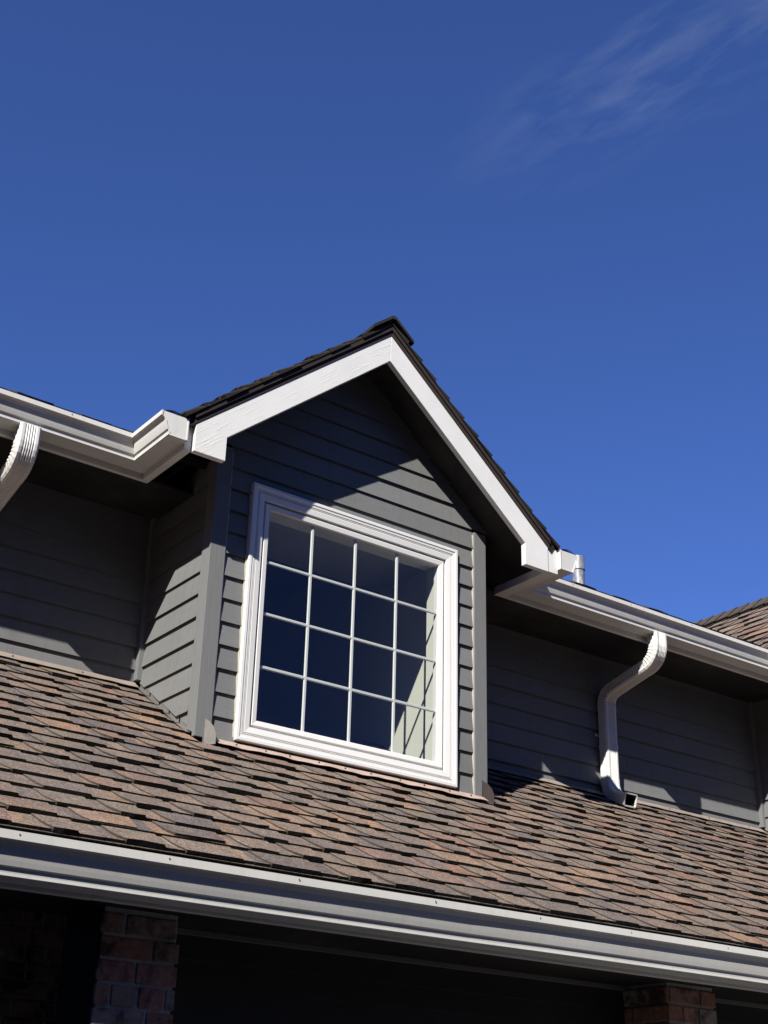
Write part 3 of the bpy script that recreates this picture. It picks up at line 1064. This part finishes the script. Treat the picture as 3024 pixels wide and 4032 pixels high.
ZGB = ZG - GH
FDL, FDR = 1.327, 1.368                   # outer faces of the dormer fascia, left and right
for i_, (sa, sb, fn) in enumerate(((XL, None, 'L'), (None, None, 'M'), (None, XR, 'R'))):
    s0 = (lambda u: XL) if fn == 'L' else ((lambda u: FDR + u) if fn == 'M' else (lambda u: X2 + FDR + u))
    s1 = (lambda u: -FDL - u) if fn == 'L' else ((lambda u: X2 - FDL - u) if fn == 'M' else (lambda u: XR))
    G = gutter('upper_gutter', GH, lambda u, v_, s_: (s_, YF - u, ZGB + v_), HOUSE, s0, s1)
    # fascia board behind it
    a, b_ = s0(0), s1(0)
    if fn == 'M':
        a, b_ = XO + .001, X2 - XO - .001
    elif fn == 'L':
        b_ = -XO - .001
    else:
        a = X2 + XO + .001
    q = MB(); q.box((a, YF + .0005, 1.500), (b_, YF + .030, 1.668)); bevel(q.build('fascia_board', 'white_wood', HOUSE), .002)

for xc in (0.0, X2):
    for sg in (-1, 1):
        zo = 0
        FD = FDL if sg < 0 else FDR
        ye = -.296 if sg < 0 else -.312
        G = gutter('dormer_gutter', GH, lambda u, v_, s_: (xc + sg * (FD + u), s_, ZGB + v_ + zo * (YF - s_) / .5), HOUSE,
                   lambda u: YF - u, lambda u: ye, False, True)
        q = MB(); q.box((xc + min(sg * (XO + .0005), sg * (FD - .0005)), -OV + (.034 if sg < 0 else .006), 1.500), (xc + max(sg * (XO + .0005), sg * (FD - .0005)), YF - .0005, 1.668))
        bevel(q.build('dormer_fascia', 'white_wood', HOUSE), .002)
        # dark mesh guard arched over the trough near its end
        q = MB()
        nu, nv = 22, 16
        for i in range(nu + 1):
            for j in range(nv + 1):
                u = .003 + .156 * i / nu
                s_ = ye + .01 + .13 * j / nv
                w_ = GH + .004 + .024 * math.sin(math.pi * i / nu) * (1 - .5 * j / nv) + .003 * math.sin(9 * s_ / .13)
                q.v.append((xc + sg * (FD + u), s_, ZGB + w_ + zo)); q.t.append((1, 1, 1))
        for i in range(nu):
            for j in range(nv):
                k = i * (nv + 1) + j
                q.f.append((k, k + 1, k + nv + 2, k + nv + 1)); q.m.append(0)
        o = q.build('gutter_guard', 'black_mesh', HOUSE)
        md = o.modifiers.new('wire', 'WIREFRAME'); md.thickness = .0032

# lower gutter and fascia
LH = .148
LZT = -.9075
LYF = -1.366


def lwarp(u, v_, s_):
    # the long run is not quite straight: the bottom bead is pulled back towards the left
    f = max(0.0, min(1.0, (.1 - s_) / .5))
    du = -.010 * f * (1 - v_ / LH) if u > .05 else 0
    return u + du + .0015 * math.sin(s_ * 2.1) * (v_ / LH), v_ + .0015 * math.sin(s_ * 1.3)


gutter('lower_gutter', LH, lambda u, v_, s_: (s_, LYF - u, LZT - LH + v_), HOUSE, lambda u: XL, lambda u: XR, nseg=60, warp=lwarp)
for (a, b_) in ((XL, -2.0655), (-2.0635, 1.9), (1.902, XR)):
    q = MB(); q.box((a, LYF + .0005, -1.069 - (.002 if a < -3 else 0)), (b_, LYF + .036, -.91)); bevel(q.build('lower_fascia_board', 'white_wood', HOUSE), .002)
xs_ = -4.9
while xs_ < XR:
    for (yy, zz) in ((LYF - .165, LZT - .011), (YF - .165, ZG - .010)):
        if zz > 0 and (abs(xs_) < 1.6 or abs(xs_ - X2) < 1.6):
            continue
        xq = xs_ + random.uniform(-.06, .06)
        q = MB(); q.prism([(xq + .0032 * math.cos(k * 1.0472), zz + .0032 * math.sin(k * 1.0472)) for k in range(6)], lambda p: (p[0], yy - .0026, p[1]), lambda p: (p[0], yy - .0004, p[1]))
        q.build('hanger_screw', 'grey_metal', HOUSE)
    xs_ += .61
# little leaf stuck on the lower fascia
q = MB(); q.prism([(1.345, -1.052), (1.362, -1.036), (1.382, -1.030), (1.366, -1.047)], lambda p: (p[0], LYF - .004, p[1]), lambda p: (p[0], LYF - .001, p[1]))
q.build('stuck_leaf', 'black_paint', HOUSE)


# ------------------------------------------------------------------ downspouts
def section(w=.115, d=.088, ribs=True):
    pts = []
    hw, hd = w / 2, d / 2
    def side(p0, p1, nn, nrm, rib):
        for i in range(nn):
            t = i / nn
            x = p0[0] + (p1[0] - p0[0]) * t; y = p0[1] + (p1[1] - p0[1]) * t
            a = 0
            if ribs and .16 < t < .84:
                a = -.0052 * (.5 - .5 * math.cos(2 * math.pi * (t - .16) / .68 * rib))
            pts.append((x + nrm[0] * a, y + nrm[1] * a))
    r_ = .010
    side((-hw + r_, -hd), (hw - r_, -hd), 40, (0, -1), 5)
    side((hw, -hd + r_), (hw, hd - r_), 24, (1, 0), 3)
    side((hw - r_, hd), (-hw + r_, hd), 40, (0, 1), 5)
    side((-hw, hd - r_), (-hw, -hd + r_), 24, (-1, 0), 3)
    return pts


def sweep(name, path, sec, parent, crimp=None, hollow=False, x=0.0):
    """path: list of (y, z, angle) with angle = direction travelled (0 = straight down, + = back to the wall)"""
    n = len(sec)
    vs_ = []; fs = []
    L_ = 0
    for k, (y, z, a) in enumerate(path):
        dy, dz = math.sin(a), -math.cos(a)          # travel
        fy, fz = math.cos(a), math.sin(a)           # 'back' axis of the section
        for (px, py) in sec:
            sx = sy = 1.0
            if crimp:
                c_ = crimp(k, px, py)
                sx = sy = c_
            vs_.append((x + px * sx, y + py * sy * fy, z + py * sy * fz))
    for k in range(len(path) - 1):
        for i in range(n):
            j = (i + 1) % n
            fs.append((k * n + i, k * n + j, (k + 1) * n + j, (k + 1) * n + i))
    if not hollow:
        fs += [tuple(range(n)), tuple((len(path) - 1) * n + i for i in range(n))]
    return mesh_obj(name, vs_, fs, 'white_metal', parent, smooth=False)


def arc(y, z, a0, a1, rad, n):
    out_ = [(y, z, a0)]
    for k in range(1, n + 1):
        am = a0 + (a1 - a0) * (k - .5) / n
        st = abs(a1 - a0) * rad / n
        y += st * math.sin(am); z -= st * math.cos(am)
        out_.append((y, z, a0 + (a1 - a0) * k / n))
    return out_


def downspout(x, label):
    DS = empty('downspout', (x, .5, .45), HOUSE, label=label)
    sec = section()
    secs = section(.118, .091)
    R_ = math.radians
    # outlet + first elbow, crimped on its sides
    p = [(.118, 1.540, 0), (.118, 1.455, 0)]
    el = arc(.118, 1.455, 0, R_(76), .135, 14)
    p1 = p + el[1:]
    y, z, a = el[-1]
    p1.append((y + .035 * math.sin(a), z - .035 * math.cos(a), a))
    def cr1(k, px, py):
        if 3 <= k <= 15:
            inner = 1 if py > -.01 else .25
            return 1 - .075 * inner * (.5 - .5 * math.cos(math.pi * k))
        return 1
    sweep('upper_elbow', p1, secs, DS, cr1, x=x)
    y, z, a = p1[-1]
    y0, z0 = y - .03 * math.sin(a), z + .03 * math.cos(a)
    # second elbow back to vertical, ends at the wall
    yw = .640
    el2 = arc(0, 0, a, 0, .10, 12)
    dy2, dz2 = el2[-1][0], el2[-1][1]
    Ls = (yw - dy2 - y0) / math.sin(a)
    y1, z1 = y0 + Ls * math.sin(a), z0 - Ls * math.cos(a)
    sweep('offset_pipe', [(y0, z0, a), (y1 + .03 * math.sin(a), z1 - .03 * math.cos(a), a)], sec, DS, x=x)
    el2 = [(yy + y1, zz + z1, aa) for yy, zz, aa in el2]
    def cr2(k, px, py):
        if 1 <= k <= 12:
            inner = 1 if py < .01 else .25
            return 1 - .075 * inner * (.5 - .5 * math.cos(math.pi * k))
        return 1
    ye, ze, _ = el2[-1]
    sweep('lower_elbow', el2 + [(ye, ze - .05, 0)], secs, DS, cr2, x=x)
    zk = .56
    sweep('straight_pipe', [(yw, ze - .03, 0), (yw, zk - .02, 0)], sec, DS, x=x)
    zb = ze - .33
    if zb > zk + .05:
        sweep('sleeve_joint', [(yw, zb + .03, 0), (yw, zb, 0)], section(.1205, .0935), DS, x=x)
    # kick-out elbow pointing down the roof
    kk = arc(yw, zk, 0, R_(-74), .125, 12)
    y, z, a = kk[-1]
    kk.append((y + .10 * math.sin(a), z - .10 * math.cos(a), a))
    def cr3(k, px, py):
        if 2 <= k <= 12:
            inner = 1 if py > -.01 else .2
            return 1 - .075 * inner * (.5 - .5 * math.cos(math.pi * k))
        return 1
    sweep('kickout_elbow', [(yw, zk + .03, 0)] + kk, secs, DS, cr3, hollow=True, x=x).modifiers.new('wall', 'SOLIDIFY').thickness = .003
    # black surface painted in for the shade inside the outlet
    y, z, a = kk[-1]
    ins = section(.098, .071, False)
    q = [(kk[-1][0] - .010 * math.sin(a), kk[-1][1] + .010 * math.cos(a), a), (kk[-3][0], kk[-3][1], kk[-3][2]), (kk[-6][0], kk[-6][1], kk[-6][2])]
    o = sweep('outlet_shade', q, ins, DS, None, True, x)
    o.data.materials[0] = M['black_paint']
    y, z, a = kk[-1]
    rim = sweep('outlet_rim', [(y - .014 * math.sin(a), z + .014 * math.cos(a), a), (y + .003 * math.sin(a), z - .003 * math.cos(a), a)], section(.122, .095, False), DS, None, True, x)
    md = rim.modifiers.new('wall', 'SOLIDIFY'); md.thickness = .008; md.offset = -1
    # strap to the wall
    s_ = MB(); s_.box((x - .056, yw - .0405, .70), (x + .056, yw - .0385, .722)) if False else s_.box((x - .08, D - .022, .905), (x + .08, D - .019, .925))
    s_.build('wall_strap', 'white_metal', DS)


downspout(2.71, 'white ribbed downspout bending back to the wall right of the dormer')
downspout(-2.045, 'white ribbed downspout cut off by the left edge of the picture')


# ------------------------------------------------------------------ porch below the lower roof
def bricks_face(q_parent, x0, x1, z0, z1, to3, course=.0865, blen=.215, mort=.012, rest=None, zpick=-1.75):
    k = 0
    z = z1
    while z > z0:
        zt_ = z; zb_ = z - course + mort
        off = (0, .5, .22, .7)[k % 4] * blen + random.uniform(-.02, .02)
        x = x0 - off
        while x < x1 - .01:
            ln_ = blen if random.random() < .62 else blen * .48
            a, b_ = max(x, x0), min(x + ln_, x1)
            if b_ - a > .025:
                pr = random.uniform(0, .006)
                q = MB()
                q.prism(rect(a, b_, zb_, zt_), lambda p: to3(p[0], p[1], .004 + pr), lambda p: to3(p[0], p[1], -.04))
                if zt_ > zpick:
                    bevel(q.build('brick', 'brick', q_parent), .004, 2)
                else:
                    rest.add(q.v, q.f)
            x += ln_ + mort
        z -= course
        k += 1


for (xa, xb, nm) in ((-1.932, -1.592, 'left'), (1.172, 1.53, 'right')):
    PIER = empty('brick_pier', ((xa + xb) / 2, -1.03, GROUND), HOUSE)
    q = MB(); q.box((xa + .012, -1.168, GROUND), (xb - .012, -.86, -1.054)); q.build('mortar_core', 'mortar', PIER)
    rest = MB()
    bricks_face(PIER, xa, xb, -3.4, -1.075, lambda a, z, o: (a, -1.17 - o, z), rest=rest)
    if nm == 'right':
        bricks_face(PIER, -1.166, -.87, -3.4, -1.075, lambda a, z, o: (xa + .006 - o, a, z), rest=rest)
    else:
        box('pier_shade_panel', (xa - .004, -1.165, GROUND), (xa + .006, -.86, -1.062), 'black_paint', PIER)  # black sheet added for the shade on the pier's brick side
    rest.build('lower_bricks', 'brick', PIER, kind='stuff')

PORCH = empty('porch_wall', (0, -.86, GROUND), HOUSE)
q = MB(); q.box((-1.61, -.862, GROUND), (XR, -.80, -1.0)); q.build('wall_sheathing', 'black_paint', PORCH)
for (a, b_) in ((-1.6, 1.18), (1.52, XR)):
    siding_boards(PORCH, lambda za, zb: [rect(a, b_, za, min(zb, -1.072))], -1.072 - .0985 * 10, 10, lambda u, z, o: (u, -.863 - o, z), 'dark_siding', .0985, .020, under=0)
    q = MB(); q.box((a, -.892, -1.073), (b_, -.863, -1.053)); q.build('wall_trim', 'porch_trim', PORCH)
q = MB(); q.box((XL, LYF + .037, -1.052), (XR, -.80, -1.035)); q.build('porch_soffit', 'soffit', PORCH)
q = MB(); q.box((XL, -.80, -.55), (-1.08, D, -.53)); q.build('porch_ceiling', 'trim_dim', PORCH)
q = MB(); q.box((XL, -.82, -1.035), (-1.08, -.80, -.53)); q.build('porch_beam', 'soffit', PORCH)
BW = empty('brick_wall', (-2.5, D, GROUND), HOUSE)
q = MB(); q.box((-4.0, D + .002, GROUND), (-1.05, D + .1, -.53)); q.build('mortar_core', 'mortar', BW)
rest = MB()
bricks_face(BW, -2.1, -1.1, -2.0, -.62, lambda a, z, o: (a, D - o, z), rest=rest, zpick=-1.35)
rest.build('lower_bricks', 'brick', BW, kind='stuff')
q = MB(); q.box((-1.12, -.80, GROUND), (-1.08, D, -.53)); q.build('porch_side_wall', 'black_paint', PORCH)
q = MB(); q.box((XL, D + .12, GROUND), (XR, 4.6, -.6)); q.build('house_core', 'black_paint', PORCH)

LAB = {'lower_roof': 'brown and grey asphalt shingle roof sloping up to the dormer window', 'lower_gutter': 'long white gutter along the bottom edge of the shingled roof',
       'vent_pipe': 'grey galvanized vent pipe rising behind the gutter right of the dormer', 'brick_wall': 'dim brick wall in the porch at the lower left corner',
       'porch_wall': 'black shaded wall under the lower eave'}
for o in HOUSE.children:
    if o.name in LAB:
        o['label'] = LAB[o.name]
for o in HOUSE.children:
    near = WL[o].x < 3
    if o.name.startswith('dormer_window') and near:
        o['label'] = 'white framed sixteen pane window in the dormer front'
    if o.name.startswith('dormer_roof'):
        o['label'] = 'gable roof with white rake boards over the dormer window' if near else 'shingled roof of the second dormer at the right edge'
    if o.name.startswith('brick_pier'):
        o['label'] = 'brick pier at the lower left' if WL[o].x < 0 else 'brick pier at the lower right'
print('lower roof shingles', N_LOWER)
